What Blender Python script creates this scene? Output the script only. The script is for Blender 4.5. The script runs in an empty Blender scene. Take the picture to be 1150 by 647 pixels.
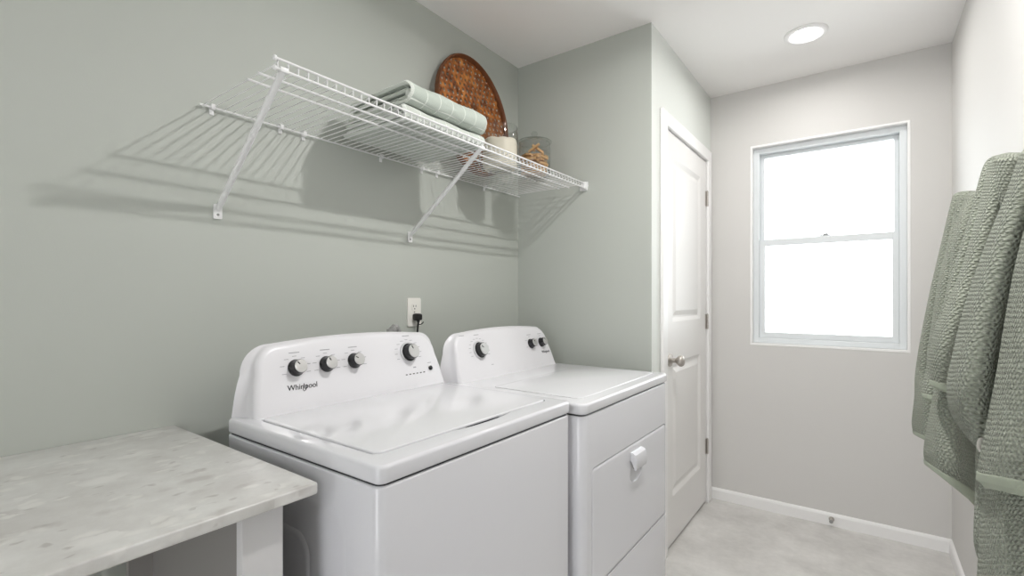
import bpy, bmesh, math, random
import numpy as np
from mathutils import Vector, Matrix
random.seed(7); np.random.seed(7)
PI = math.pi
S = bpy.context.scene
COL = S.collection

# ------------------------------------------------------------------ materials
def srgb(r, g, b):
    f = lambda c: (c/255/12.92) if c/255 <= .04045 else ((c/255+.055)/1.055)**2.4
    return (f(r), f(g), f(b), 1)

def mat(name, col, rough=.5, metal=0, bump=0, bscale=200, var=0, vscale=5, coat=0, spec=.5, tint=None):
    m = bpy.data.materials.new(name); m.use_nodes = True
    nt = m.node_tree; b = nt.nodes['Principled BSDF']
    b.inputs['Base Color'].default_value = col
    b.inputs['Roughness'].default_value = rough
    b.inputs['Metallic'].default_value = metal
    b.inputs['Coat Weight'].default_value = coat
    b.inputs['Specular IOR Level'].default_value = spec
    tc = nt.nodes.new('ShaderNodeTexCoord')
    if var:
        n = nt.nodes.new('ShaderNodeTexNoise'); n.inputs['Scale'].default_value = vscale
        n.inputs['Detail'].default_value = 4
        nt.links.new(tc.outputs['Object'], n.inputs['Vector'])
        mx = nt.nodes.new('ShaderNodeMix'); mx.data_type = 'RGBA'
        t = tint or tuple(c*(1-var) for c in col[:3])+(1,)
        mx.inputs[6].default_value = t; mx.inputs[7].default_value = tuple(min(1, c*(1+var)) for c in col[:3])+(1,)
        nt.links.new(n.outputs['Fac'], mx.inputs[0]); nt.links.new(mx.outputs[2], b.inputs['Base Color'])
    if bump:
        n = nt.nodes.new('ShaderNodeTexNoise'); n.inputs['Scale'].default_value = bscale
        n.inputs['Detail'].default_value = 3
        nt.links.new(tc.outputs['Object'], n.inputs['Vector'])
        bp = nt.nodes.new('ShaderNodeBump'); bp.inputs['Strength'].default_value = bump
        bp.inputs['Distance'].default_value = .002
        nt.links.new(n.outputs['Fac'], bp.inputs['Height']); nt.links.new(bp.outputs['Normal'], b.inputs['Normal'])
    return m

def emit(name, col, s):
    m = bpy.data.materials.new(name); m.use_nodes = True
    nt = m.node_tree; nt.nodes.remove(nt.nodes['Principled BSDF'])
    e = nt.nodes.new('ShaderNodeEmission'); e.inputs[0].default_value = col; e.inputs[1].default_value = s
    nt.links.new(e.outputs[0], nt.nodes['Material Output'].inputs[0])
    return m

M = {}
M['sage'] = mat('sage_paint', srgb(186, 190, 183), .6, bump=.08, bscale=350)
M['pale'] = mat('pale_paint', srgb(222, 225, 220), .6, bump=.06, bscale=350)
M['greige'] = mat('greige_paint', srgb(214, 212, 209), .6, bump=.06, bscale=350)
M['ceil'] = mat('ceiling_paint', srgb(244, 242, 240), .8, bump=.08, bscale=300)
M['trim'] = mat('trim_paint', srgb(243, 242, 241), .35)
M['doorp'] = mat('door_paint', srgb(236, 234, 232), .35)
M['enamel'] = mat('white_enamel', srgb(222, 222, 226), .13, coat=.3)
M['enamel_top'] = mat('white_lid_enamel', srgb(224, 224, 227), .17, coat=.25)
M['console'] = mat('white_console_plastic', srgb(226, 225, 228), .28)
M['gap'] = mat('dark_gap', srgb(45, 45, 48), .7)
M['knob_black'] = mat('black_plastic', srgb(30, 30, 32), .25)
M['knob_face'] = mat('brushed_steel', srgb(205, 204, 203), .32, metal=.75)
M['ring'] = mat('pale_ring_plastic', srgb(205, 205, 207), .3)
M['ink'] = mat('grey_print', srgb(158, 158, 162), .6)
M['ink_dark'] = mat('dark_print', srgb(38, 38, 40), .5)
M['vinyl_wire'] = mat('white_coated_wire', srgb(236, 236, 236), .3)
M['nickel'] = mat('satin_nickel', srgb(186, 180, 174), .35, metal=.8)
M['vinyl'] = mat('white_vinyl', srgb(226, 230, 232), .35)
M['plate'] = mat('white_plate_plastic', srgb(236, 234, 228), .35)
M['black_rubber'] = mat('black_rubber', srgb(28, 28, 28), .45)
M['grey_plastic'] = mat('grey_plastic', srgb(150, 150, 148), .5)
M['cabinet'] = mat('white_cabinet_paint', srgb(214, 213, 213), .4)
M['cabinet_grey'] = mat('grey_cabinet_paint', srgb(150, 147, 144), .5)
M['powder'] = mat('cream_powder', srgb(248, 240, 224), .95, bump=.6, bscale=120)
M['peg'] = mat('peg_wood', srgb(216, 172, 118), .6, var=.15, vscale=40)
M['steel'] = mat('spring_steel', srgb(170, 170, 170), .3, metal=1)
M['rim'] = mat('dark_cane', srgb(108, 60, 24), .6, var=.35, vscale=30)
M['light_dot'] = mat('bright_dots', srgb(250, 242, 228), .5)
M['tag'] = mat('white_tag', srgb(225, 223, 215), .8)
M['hem'] = mat('sage_hem', srgb(168, 175, 158), .9, bump=.3, bscale=500)

def floor_mat():
    m = mat('grey_stone_vinyl', srgb(205, 202, 197), .42)
    nt = m.node_tree; b = nt.nodes['Principled BSDF']
    tc = nt.nodes.new('ShaderNodeTexCoord')
    n = nt.nodes.new('ShaderNodeTexNoise'); n.inputs['Scale'].default_value = 5; n.inputs['Detail'].default_value = 7; n.inputs['Roughness'].default_value = .6
    n2 = nt.nodes.new('ShaderNodeTexNoise'); n2.inputs['Scale'].default_value = 38; n2.inputs['Detail'].default_value = 4
    for k in (n, n2): nt.links.new(tc.outputs['Object'], k.inputs['Vector'])
    r = nt.nodes.new('ShaderNodeValToRGB')
    r.color_ramp.elements[0].position = .3; r.color_ramp.elements[0].color = srgb(198, 196, 192)
    r.color_ramp.elements[1].position = .7; r.color_ramp.elements[1].color = srgb(226, 224, 221)
    a = nt.nodes.new('ShaderNodeMath'); a.operation = 'MULTIPLY_ADD'; a.inputs[1].default_value = .25
    sub = nt.nodes.new('ShaderNodeMath'); sub.operation = 'SUBTRACT'; sub.inputs[1].default_value = .5
    nt.links.new(n2.outputs['Fac'], sub.inputs[0]); nt.links.new(sub.outputs[0], a.inputs[0]); nt.links.new(n.outputs['Fac'], a.inputs[2])
    nt.links.new(a.outputs[0], r.inputs[0]); nt.links.new(r.outputs[0], b.inputs['Base Color'])
    return m
M['floor'] = floor_mat()

def quartz_mat():
    m = mat('speckled_quartz', srgb(206, 204, 199), .28)
    nt = m.node_tree; b = nt.nodes['Principled BSDF']
    tc = nt.nodes.new('ShaderNodeTexCoord')
    mp = nt.nodes.new('ShaderNodeMapping'); mp.inputs['Scale'].default_value = (1.0, 1.0, 1.0); mp.inputs['Rotation'].default_value = (0, 0, .5)
    nt.links.new(tc.outputs['Object'], mp.inputs[0])
    big = nt.nodes.new('ShaderNodeTexNoise'); big.inputs['Scale'].default_value = 9; big.inputs['Detail'].default_value = 6; big.inputs['Roughness'].default_value = .65
    nt.links.new(mp.outputs[0], big.inputs['Vector'])
    r1 = nt.nodes.new('ShaderNodeValToRGB')
    r1.color_ramp.elements[0].position = .35; r1.color_ramp.elements[0].color = srgb(194, 192, 188)
    r1.color_ramp.elements[1].position = .68; r1.color_ramp.elements[1].color = srgb(216, 216, 213)
    nt.links.new(big.outputs['Fac'], r1.inputs[0])
    prev = r1.outputs[0]
    # pale and dark chips: voronoi cells stretched by warped noise, only some cells coloured
    for sc, lo, col, dim in ((22, .78, srgb(224, 223, 220), .40), (30, .88, srgb(182, 178, 174), .34), (80, .92, srgb(172, 168, 164), .32), (55, .82, srgb(222, 221, 217), .40)):
        mp2 = nt.nodes.new('ShaderNodeMapping'); mp2.inputs['Scale'].default_value = (1.0, .50, 1); mp2.inputs['Rotation'].default_value = (0, 0, sc*.37)
        w = nt.nodes.new('ShaderNodeTexNoise'); w.inputs['Scale'].default_value = 30
        nt.links.new(tc.outputs['Object'], w.inputs['Vector'])
        mixv = nt.nodes.new('ShaderNodeVectorMath'); mixv.operation = 'MULTIPLY_ADD'; mixv.inputs[1].default_value = (.035, .035, .035)
        nt.links.new(w.outputs['Color'], mixv.inputs[0]); nt.links.new(tc.outputs['Object'], mixv.inputs[2])
        nt.links.new(mixv.outputs[0], mp2.inputs[0])
        v = nt.nodes.new('ShaderNodeTexVoronoi'); v.inputs['Scale'].default_value = sc
        nt.links.new(mp2.outputs[0], v.inputs['Vector'])
        sep = nt.nodes.new('ShaderNodeSeparateColor'); nt.links.new(v.outputs['Color'], sep.inputs[0])
        g = nt.nodes.new('ShaderNodeMath'); g.operation = 'GREATER_THAN'; g.inputs[1].default_value = lo
        nt.links.new(sep.outputs[0], g.inputs[0])
        d = nt.nodes.new('ShaderNodeMapRange'); d.inputs[1].default_value = dim*.6; d.inputs[2].default_value = dim*1.5; d.inputs[3].default_value = .75; d.inputs[4].default_value = 0
        nt.links.new(v.outputs['Distance'], d.inputs[0])
        mu = nt.nodes.new('ShaderNodeMath'); mu.operation = 'MULTIPLY'
        nt.links.new(g.outputs[0], mu.inputs[0]); nt.links.new(d.outputs[0], mu.inputs[1])
        mx = nt.nodes.new('ShaderNodeMix'); mx.data_type = 'RGBA'
        nt.links.new(mu.outputs[0], mx.inputs[0]); nt.links.new(prev, mx.inputs[6]); mx.inputs[7].default_value = col
        prev = mx.outputs[2]
    nt.links.new(prev, b.inputs['Base Color'])
    return m
M['quartz'] = quartz_mat()

def glass_mat(name):
    m = bpy.data.materials.new(name); m.use_nodes = True
    nt = m.node_tree; nt.nodes.remove(nt.nodes['Principled BSDF'])
    lw = nt.nodes.new('ShaderNodeLayerWeight'); lw.inputs[0].default_value = .35
    cr = nt.nodes.new('ShaderNodeValToRGB')
    cr.color_ramp.elements[0].position = .62; cr.color_ramp.elements[0].color = (.92, .925, .92, 1)
    cr.color_ramp.elements[1].position = 1; cr.color_ramp.elements[1].color = (.42, .45, .44, 1)
    nt.links.new(lw.outputs['Facing'], cr.inputs[0])
    t = nt.nodes.new('ShaderNodeBsdfTransparent'); nt.links.new(cr.outputs[0], t.inputs[0])
    g = nt.nodes.new('ShaderNodeBsdfGlossy'); g.inputs['Roughness'].default_value = .03
    pw = nt.nodes.new('ShaderNodeMath'); pw.operation = 'POWER'; pw.inputs[1].default_value = 4
    lf = nt.nodes.new('ShaderNodeLayerWeight'); lf.inputs[0].default_value = .5
    nt.links.new(lf.outputs['Facing'], pw.inputs[0])
    f = nt.nodes.new('ShaderNodeMath'); f.operation = 'MULTIPLY_ADD'; f.inputs[1].default_value = .5; f.inputs[2].default_value = .035
    nt.links.new(pw.outputs[0], f.inputs[0])
    mx = nt.nodes.new('ShaderNodeMixShader')
    nt.links.new(f.outputs[0], mx.inputs[0]); nt.links.new(t.outputs[0], mx.inputs[1]); nt.links.new(g.outputs[0], mx.inputs[2])
    nt.links.new(mx.outputs[0], nt.nodes['Material Output'].inputs[0])
    return m
M['jar_glass'] = glass_mat('clear_jar_glass')

def pane_mat():
    m = bpy.data.materials.new('window_pane_glass'); m.use_nodes = True
    nt = m.node_tree; nt.nodes.remove(nt.nodes['Principled BSDF'])
    t = nt.nodes.new('ShaderNodeBsdfTransparent'); t.inputs[0].default_value = (.96, .98, .98, 1)
    g = nt.nodes.new('ShaderNodeBsdfGlossy'); g.inputs['Roughness'].default_value = .02
    f = nt.nodes.new('ShaderNodeFresnel'); f.inputs[0].default_value = 1.3
    mx = nt.nodes.new('ShaderNodeMixShader')
    nt.links.new(f.outputs[0], mx.inputs[0]); nt.links.new(t.outputs[0], mx.inputs[1]); nt.links.new(g.outputs[0], mx.inputs[2])
    nt.links.new(mx.outputs[0], nt.nodes['Material Output'].inputs[0])
    return m
M['pane'] = pane_mat()

def terry_mat(name, c_lo, c_hi, pitch, strength=1.0, dist=.0055, line=None):
    """Woven fabric; the weave height follows the UV map, laid out in metres."""
    m = bpy.data.materials.new(name); m.use_nodes = True
    nt = m.node_tree; b = nt.nodes['Principled BSDF']
    b.inputs['Roughness'].default_value = .95; b.inputs['Specular IOR Level'].default_value = .15
    b.inputs['Sheen Weight'].default_value = .25; b.inputs['Sheen Roughness'].default_value = .6
    uv = nt.nodes.new('ShaderNodeUVMap')
    nz = nt.nodes.new('ShaderNodeTexNoise'); nz.inputs['Scale'].default_value = 75; nz.inputs['Detail'].default_value = 2
    nt.links.new(uv.outputs[0], nz.inputs['Vector'])
    wob = nt.nodes.new('ShaderNodeVectorMath'); wob.operation = 'MULTIPLY_ADD'; wob.inputs[1].default_value = (pitch*.75,)*3
    nt.links.new(nz.outputs['Color'], wob.inputs[0]); nt.links.new(uv.outputs[0], wob.inputs[2])
    sp = nt.nodes.new('ShaderNodeSeparateXYZ'); nt.links.new(wob.outputs[0], sp.inputs[0])
    def math_(op, a, bb=None):
        n = nt.nodes.new('ShaderNodeMath'); n.operation = op
        for i, q in enumerate((a, bb)):
            if q is None: continue
            if isinstance(q, (int, float)): n.inputs[i].default_value = q
            else: nt.links.new(q, n.inputs[i])
        return n.outputs[0]
    k = 2*PI/pitch
    row = math_('FLOOR', math_('DIVIDE', sp.outputs[1], pitch))
    sx = math_('COSINE', math_('ADD', math_('MULTIPLY', sp.outputs[0], k*1.2), math_('MULTIPLY', row, PI)))
    sy = math_('COSINE', math_('MULTIPLY', sp.outputs[1], k)); sy = math_('MULTIPLY', sy, -1)
    h = math_('ADD', math_('MULTIPLY', math_('MULTIPLY', sx, math_('ADD', sy, 1)), .36), math_('MULTIPLY', sy, .26))
    fine = nt.nodes.new('ShaderNodeTexNoise'); fine.inputs['Scale'].default_value = 420; fine.inputs['Detail'].default_value = 2
    nt.links.new(uv.outputs[0], fine.inputs['Vector'])
    h2 = math_('ADD', h, math_('MULTIPLY', fine.outputs['Fac'], .9))
    bp = nt.nodes.new('ShaderNodeBump'); bp.inputs['Strength'].default_value = strength; bp.inputs['Distance'].default_value = dist
    nt.links.new(h2, bp.inputs['Height']); nt.links.new(bp.outputs[0], b.inputs['Normal'])
    mr = nt.nodes.new('ShaderNodeMapRange'); mr.inputs[1].default_value = -.2; mr.inputs[2].default_value = 1.3
    nt.links.new(h2, mr.inputs[0])
    mx = nt.nodes.new('ShaderNodeMix'); mx.data_type = 'RGBA'; mx.inputs[6].default_value = c_lo; mx.inputs[7].default_value = c_hi  # weave pits take the darker colour: their self-shadow painted in
    nt.links.new(mr.outputs[0], mx.inputs[0])
    out = mx.outputs[2]
    if line:
        px, py, wid, col = line
        s2 = nt.nodes.new('ShaderNodeSeparateXYZ'); nt.links.new(uv.outputs[0], s2.inputs[0])
        a = math_('LESS_THAN', math_('FRACT', math_('DIVIDE', s2.outputs[0], px)), wid/px)
        c = math_('LESS_THAN', math_('FRACT', math_('DIVIDE', s2.outputs[1], py)), wid/py)
        l = math_('MAXIMUM', a, c)
        m2 = nt.nodes.new('ShaderNodeMix'); m2.data_type = 'RGBA'; m2.inputs[7].default_value = col
        nt.links.new(math_('MULTIPLY', l, .8), m2.inputs[0]); nt.links.new(out, m2.inputs[6]); out = m2.outputs[2]
    nt.links.new(out, b.inputs['Base Color'])
    return m
M['terry'] = terry_mat('sage_waffle_terry', srgb(146, 152, 136), srgb(196, 201, 185), .0070)
M['folded'] = terry_mat('grey_green_cotton', srgb(172, 181, 172), srgb(192, 200, 190), .003, .4, .001, (.058, .075, .003, srgb(226, 230, 222)))
M['folded_pale'] = terry_mat('pale_grey_cotton', srgb(190, 196, 188), srgb(208, 213, 205), .003, .4, .001, (.058, .075, .003, srgb(228, 232, 226)))

def cane_mat():
    m = mat('woven_cane', srgb(150, 88, 36), .55)
    nt = m.node_tree; b = nt.nodes['Principled BSDF']
    tc = nt.nodes.new('ShaderNodeTexCoord')
    n = nt.nodes.new('ShaderNodeTexNoise'); n.inputs['Scale'].default_value = 26; n.inputs['Detail'].default_value = 5
    nt.links.new(tc.outputs['Object'], n.inputs['Vector'])
    r = nt.nodes.new('ShaderNodeValToRGB')
    r.color_ramp.elements[0].position = .33; r.color_ramp.elements[0].color = srgb(104, 56, 22)
    r.color_ramp.elements[1].position = .68; r.color_ramp.elements[1].color = srgb(200, 130, 62)
    e = r.color_ramp.elements.new(.5); e.color = srgb(156, 90, 38)
    nt.links.new(n.outputs['Fac'], r.inputs[0]); nt.links.new(r.outputs[0], b.inputs['Base Color'])
    return m
M['cane'] = cane_mat()

# ------------------------------------------------------------------ mesh helpers
def link(o):
    COL.objects.link(o); return o

def root_loc(o):
    while o.parent: o = o.parent
    return Vector(o.location)

def O(name, bm, m, parent=None, loc=(0, 0, 0), smooth=True, angle=35):
    """Link a bmesh (in room coordinates) as one mesh object whose origin is at loc or at its thing's base."""
    me = bpy.data.meshes.new(name)
    if isinstance(bm, bmesh.types.BMesh):
        bmesh.ops.recalc_face_normals(bm, faces=bm.faces[:])
        bm.to_mesh(me); bm.free()
    else:
        me.free() if False else None
        bpy.data.meshes.remove(me); me = bm; me.name = name
    base = root_loc(parent) if parent else Vector(loc)
    me.transform(Matrix.Translation(-base))
    keep = [p.material_index for p in me.polygons]; me.materials.clear(); me.materials.append(m)
    if any(keep): me.polygons.foreach_set('material_index', keep)
    if smooth:
        me.shade_smooth(); me.set_sharp_from_angle(angle=math.radians(angle))
    o = bpy.data.objects.new(name, me); link(o)
    if parent: o.parent = parent
    else: o.location = base
    return o

def thing(name, label, cat, loc, group=None):
    o = bpy.data.objects.new(name, None); o.empty_display_size = .05; link(o)
    o.location = loc; o['label'] = label; o['category'] = cat
    if group: o['group'] = group
    return o

def tag(o, label, cat, group=None, kind=None):
    o['label'] = label; o['category'] = cat
    if group: o['group'] = group
    if kind: o['kind'] = kind
    return o

def struct(o, label, cat):
    o['kind'] = 'structure'; o['label'] = label; o['category'] = cat
    return o

def nb(): return bmesh.new()

def box(bm, x0, x1, y0, y1, z0, z1, bev=0, seg=2, verts_only=None):
    r = bmesh.ops.create_cube(bm, size=1)
    vs = r['verts']
    for v in vs:
        v.co = Vector(((x0+x1)/2+v.co.x*(x1-x0), (y0+y1)/2+v.co.y*(y1-y0), (z0+z1)/2+v.co.z*(z1-z0)))
    if bev:
        es = list({e for v in vs for e in v.link_edges})
        if verts_only == 'z': es = [e for e in es if abs(e.verts[0].co.z-e.verts[1].co.z) > 1e-6]
        if verts_only == 'x': es = [e for e in es if abs(e.verts[0].co.x-e.verts[1].co.x) > 1e-6]
        if verts_only == 'y': es = [e for e in es if abs(e.verts[0].co.y-e.verts[1].co.y) > 1e-6]
        bmesh.ops.bevel(bm, geom=es, offset=bev, segments=seg, profile=.5, affect='EDGES')
    return bm

def slab(bm, x0, x1, y0, y1, z0, z1, rz=.02, re=.006, seg=4):
    """Box with round vertical corners (rz) and softened top and bottom rims (re)."""
    def ring(ins, z):
        pts = []
        r = max(rz-ins, .0005)
        for cx, cy, a0 in ((x1-ins-r, y1-ins-r, 0), (x0+ins+r, y1-ins-r, 90), (x0+ins+r, y0+ins+r, 180), (x1-ins-r, y0+ins+r, 270)):
            for k in range(seg+1):
                a = math.radians(a0+90*k/seg); pts.append((cx+r*math.cos(a), cy+r*math.sin(a), z))
        return pts
    rings = []
    n = 4
    for k in range(n+1):
        a = PI/2*k/n; rings.append(ring(re*(1-math.sin(a)), z0+re*(1-math.cos(a))))
    for k in range(n+1):
        a = PI/2*k/n; rings.append(ring(re*(1-math.cos(a)), z1-re+re*math.sin(a)))
    loft(bm, rings, cap=True)
    return bm

def loft(bm, rings, cap=False, closed=True):
    vr = [[bm.verts.new(p) for p in r] for r in rings]
    n = len(vr[0])
    for a, b in zip(vr, vr[1:]):
        for i in range(n if closed else n-1):
            j = (i+1) % n
            bm.faces.new((a[i], a[j], b[j], b[i]))
    if cap:
        bm.faces.new(vr[0][::-1]); bm.faces.new(vr[-1])
    return vr

def frame_from(d):
    d = Vector(d).normalized()
    up = Vector((0, 0, 1)) if abs(d.z) < .95 else Vector((1, 0, 0))
    a = d.cross(up).normalized(); b = a.cross(d).normalized()
    return a, b

def tube(bm, pts, r, n=8, cap=True):
    pts = [Vector(p) for p in pts]
    rings = []
    a = None
    for i, p in enumerate(pts):
        d = (pts[min(i+1, len(pts)-1)]-pts[max(i-1, 0)])
        if a is None: a, b = frame_from(d)
        else:
            dn = d.normalized(); a = (a-dn*a.dot(dn)).normalized(); b = a.cross(dn)
        rr = r[i] if isinstance(r, (list, tuple)) else r
        rings.append([p+a*rr*math.cos(2*PI*k/n)+b*rr*math.sin(2*PI*k/n) for k in range(n)])
    loft(bm, rings, cap)
    return bm

def lathe(bm, prof, origin, axis=(0, 0, 1), n=32, cap=True):
    """prof: (radius, height along axis) list."""
    o = Vector(origin); ax = Vector(axis).normalized(); a, b = frame_from(ax)
    rings = [[o+ax*h+(a*math.cos(2*PI*k/n)+b*math.sin(2*PI*k/n))*max(r, 1e-5) for k in range(n)] for r, h in prof]
    loft(bm, rings, cap)
    return bm

def prism(bm, outline, p0, u, v, w, depth):
    """Outline in (u, v) at p0, extruded by depth along w."""
    p0, u, v, w = Vector(p0), Vector(u), Vector(v), Vector(w)
    r0 = [p0+u*a+v*b for a, b in outline]; r1 = [p+w*depth for p in r0]
    loft(bm, [r0, r1], cap=True)
    return bm

def rrect(x0, x1, y0, y1, r, seg=5):
    pts = []
    for cx, cy, a0 in ((x1-r, y1-r, 0), (x0+r, y1-r, 90), (x0+r, y0+r, 180), (x1-r, y0+r, 270)):
        for k in range(seg+1):
            a = math.radians(a0+90*k/seg); pts.append((cx+r*math.cos(a), cy+r*math.sin(a)))
    return pts

def boolean(o, cutters):
    for c in cutters:
        md = o.modifiers.new('b', 'BOOLEAN'); md.operation = 'DIFFERENCE'; md.object = c; md.solver = 'EXACT'
    bpy.context.view_layer.update()
    dg = bpy.context.evaluated_depsgraph_get()
    me = bpy.data.meshes.new_from_object(o.evaluated_get(dg))
    old = o.data; o.modifiers.clear(); o.data = me; me.name = old.name
    m0 = old.materials[0]; me.materials.clear(); me.materials.append(m0)
    bpy.data.meshes.remove(old)
    for c in cutters:
        d = c.data; bpy.data.objects.remove(c); bpy.data.meshes.remove(d)
    me.shade_smooth(); me.set_sharp_from_angle(angle=math.radians(35))

# ------------------------------------------------------------------ cloth
def crom(P, n):
    """Catmull-Rom resample of control rows P (k, ..., 3) to n samples along axis 0."""
    P = np.asarray(P, float); k = len(P)
    t = np.linspace(0, k-1, n); i = np.minimum(t.astype(int), k-2); f = t-i
    g = lambda j: P[np.clip(j, 0, k-1)]
    sh = (-1,)+(1,)*(P.ndim-1); f = f.reshape(sh)
    p0, p1, p2, p3 = g(i-1), g(i), g(i+1), g(i+2)
    return .5*(2*p1+(p2-p0)*f+(2*p0-5*p1+4*p2-p3)*f**2+(3*p1-p0-3*p2+p3)*f**3)

def sheet_mesh(name, ctrl, thick, ds=.006, extra=None, uvshift=(0, 0), smooth_ctrl=True, disp=0, pitch=.0075, flat_uv=False):
    """Thick cloth from a control net ctrl[row][col] = (x, y, z); returns vertices, faces and face-corner uv in metres."""
    C = np.asarray(ctrl, float)
    lr = np.linalg.norm(np.diff(C, axis=0), axis=2).sum(0).max(); lc = np.linalg.norm(np.diff(C, axis=1), axis=2).sum(1).max()
    nr, nc = max(8, int(lr/ds)), max(8, int(lc/ds))
    G = crom(C, nr); G = np.swapaxes(crom(np.swapaxes(G, 0, 1), nc), 0, 1)
    if extra is not None: G = extra(G)
    if flat_uv:
        for i in range(nr):                     # even spacing round each row, then ease out kinks
            l = np.concatenate([[0], np.cumsum(np.linalg.norm(np.diff(G[i], axis=0), axis=1))]); q = np.linspace(0, l[-1], nc)
            G[i] = np.stack([np.interp(q, l, G[i][:, c]) for c in range(3)], -1)
        for _ in range(10):
            G[:, 1:-1] = .5*G[:, 1:-1]+.25*(G[:, :-2]+G[:, 2:])
        for _ in range(4):
            G[1:-1] = .5*G[1:-1]+.25*(G[:-2]+G[2:])
    s = np.zeros((nr, nc)); s[1:] = np.cumsum(np.linalg.norm(np.diff(G, axis=0), axis=2), 0)
    t = np.zeros((nr, nc)); t[:, 1:] = np.cumsum(np.linalg.norm(np.diff(G, axis=1), axis=2), 1)
    du = np.gradient(G, axis=0); dv = np.gradient(G, axis=1)
    N = np.cross(du, dv); N /= np.linalg.norm(N, axis=2, keepdims=True)+1e-9
    off = np.full((nr, nc), thick/2)
    if disp:
        k = 2*PI/pitch
        edge = np.minimum(np.minimum(s, s.max(0, keepdims=True)-s), np.minimum(t, t.max(1, keepdims=True)-t))
        w = .0012*np.sin(s*37+1.7*np.sin(t*23))+.0012*np.sin(t*41+1.3*np.sin(s*19))
        hh = np.sin((t+w)*k)*np.sin((s+w)*k*.5)*.6+.5*np.sin((s+w)*k)
        off = off+disp*hh*np.clip(edge/.012-1, 0, 1)
    A = G+N*off[..., None]; B = G-N*off[..., None]
    mid = G.copy()
    rim = thick*.5
    mid[0] -= du[0]/(np.linalg.norm(du[0], axis=1, keepdims=True)+1e-9)*rim; mid[-1] += du[-1]/(np.linalg.norm(du[-1], axis=1, keepdims=True)+1e-9)*rim
    mid[:, 0] -= dv[:, 0]/(np.linalg.norm(dv[:, 0], axis=1, keepdims=True)+1e-9)*rim; mid[:, -1] += dv[:, -1]/(np.linalg.norm(dv[:, -1], axis=1, keepdims=True)+1e-9)*rim
    loop = [(0, j) for j in range(nc)]+[(i, nc-1) for i in range(1, nr)]+[(nr-1, j) for j in range(nc-2, -1, -1)]+[(i, 0) for i in range(nr-2, 0, -1)]
    idx = np.arange(nr*nc).reshape(nr, nc); nA = nr*nc
    V = np.concatenate([A.reshape(-1, 3), B.reshape(-1, 3), np.array([mid[i, j] for i, j in loop])])
    if flat_uv:
        s = np.repeat(s.mean(1, keepdims=True), nc, 1); t = t-t[:, nc//2:nc//2+1]
    uvv = np.concatenate([np.stack([t+uvshift[0], s+uvshift[1]], -1).reshape(-1, 2)]*2+[np.array([(t[i, j]+uvshift[0], s[i, j]+uvshift[1]) for i, j in loop])])
    q = np.stack([idx[:-1, :-1], idx[1:, :-1], idx[1:, 1:], idx[:-1, 1:]], -1).reshape(-1, 4)
    F = [q, q[:, ::-1]+nA]
    L = len(loop); li = np.array([idx[i, j] for i, j in loop]); ln = np.roll(li, -1); mi = 2*nA+np.arange(L); mn = np.roll(mi, -1)
    F += [np.stack([li, ln, mn, mi], -1), np.stack([mi, mn, ln+nA, li+nA], -1)]
    return V, np.concatenate(F), uvv

def mesh_from(name, parts):
    Vs, Fs, Us, o = [], [], [], 0
    for V, F, U in parts:
        Vs.append(V); Fs.append(F+o); Us.append(U); o += len(V)
    V = np.concatenate(Vs); F = np.concatenate(Fs); U = np.concatenate(Us)
    me = bpy.data.meshes.new(name)
    me.vertices.add(len(V)); me.vertices.foreach_set('co', V.astype(np.float32).ravel())
    me.loops.add(len(F)*4); me.loops.foreach_set('vertex_index', F.astype(np.int32).ravel())
    me.polygons.add(len(F)); me.polygons.foreach_set('loop_start', np.arange(0, len(F)*4, 4, dtype=np.int32))
    me.update(calc_edges=True)
    ul = me.uv_layers.new(name='UVMap'); ul.data.foreach_set('uv', U[F.ravel()].astype(np.float32).ravel())
    me.validate()
    return me

# ------------------------------------------------------------------ camera
FPX, YAW, CY, CAMZ = 541.92, .6325, 334.19, 1.2204
cd = bpy.data.cameras.new('camera'); cam = bpy.data.objects.new('camera', cd); link(cam)
cam.location = (0, 0, CAMZ); cam.rotation_euler = (PI/2, 0, YAW)
cd.sensor_width = 36; cd.lens = 36*FPX/1150; cd.shift_y = (CY-323.5)/1150; cd.clip_start = .01
S.camera = cam

# ------------------------------------------------------------------ room shell
XL, XD, XR, YA, YF, YB, H = -1.4913, -.7654, .3324, 2.09, 3.10, -1.7, 2.44
T = .12
WX0, WX1, WZ0, WZ1 = -.545, .180, .945, 2.103           # window opening
DY0, DY1, DZ1 = 2.262, 3.003, 2.035                       # closet door opening

struct(O('floor', box(nb(), XL-T, XR+T, YB-T, YF+T, -.1, 0), M['floor']), 'pale grey stone-look vinyl floor', 'floor')
struct(O('ceiling', box(nb(), XL-T, XR+T, YB-T, YF+T, H, H+.1), M['ceil']), 'flat off-white painted ceiling', 'ceiling')
struct(O('wall_left', box(nb(), XL-T, XL, YB-T, YF+T, 0, H), M['sage']), 'long sage green wall behind the wire shelf and the machines', 'wall')
struct(O('wall_alcove', prism(nb(), [(XL, YA), (XD, YA), (XD-.1, YA+.1), (XL, YA+.1)], (0, 0, 0), (1, 0, 0), (0, 1, 0), (0, 0, 1), H), M['sage'], smooth=False), 'sage green end wall of the laundry alcove facing the camera', 'wall')
struct(O('wall_right', box(nb(), XR, XR+T, YB-T, YF+T, 0, H), M['greige']), 'pale greige right wall where the towels hang', 'wall')
b = nb()
prism(b, [(XD, YA), (XD, DY0), (XD-.1, DY0), (XD-.1, YA+.1)], (0, 0, 0), (1, 0, 0), (0, 1, 0), (0, 0, 1), H); box(b, XD-.1, XD, DY1, YF, 0, H); box(b, XD-.1, XD, DY0, DY1, DZ1, H)
struct(O('wall_closet', b, M['pale']), 'pale wall around the white closet door', 'wall')
b = nb()
box(b, XL, WX0, YF, YF+T, 0, H); box(b, WX1, XR, YF, YF+T, 0, H); box(b, WX0, WX1, YF, YF+T, 0, WZ0); box(b, WX0, WX1, YF, YF+T, WZ1, H)
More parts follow.
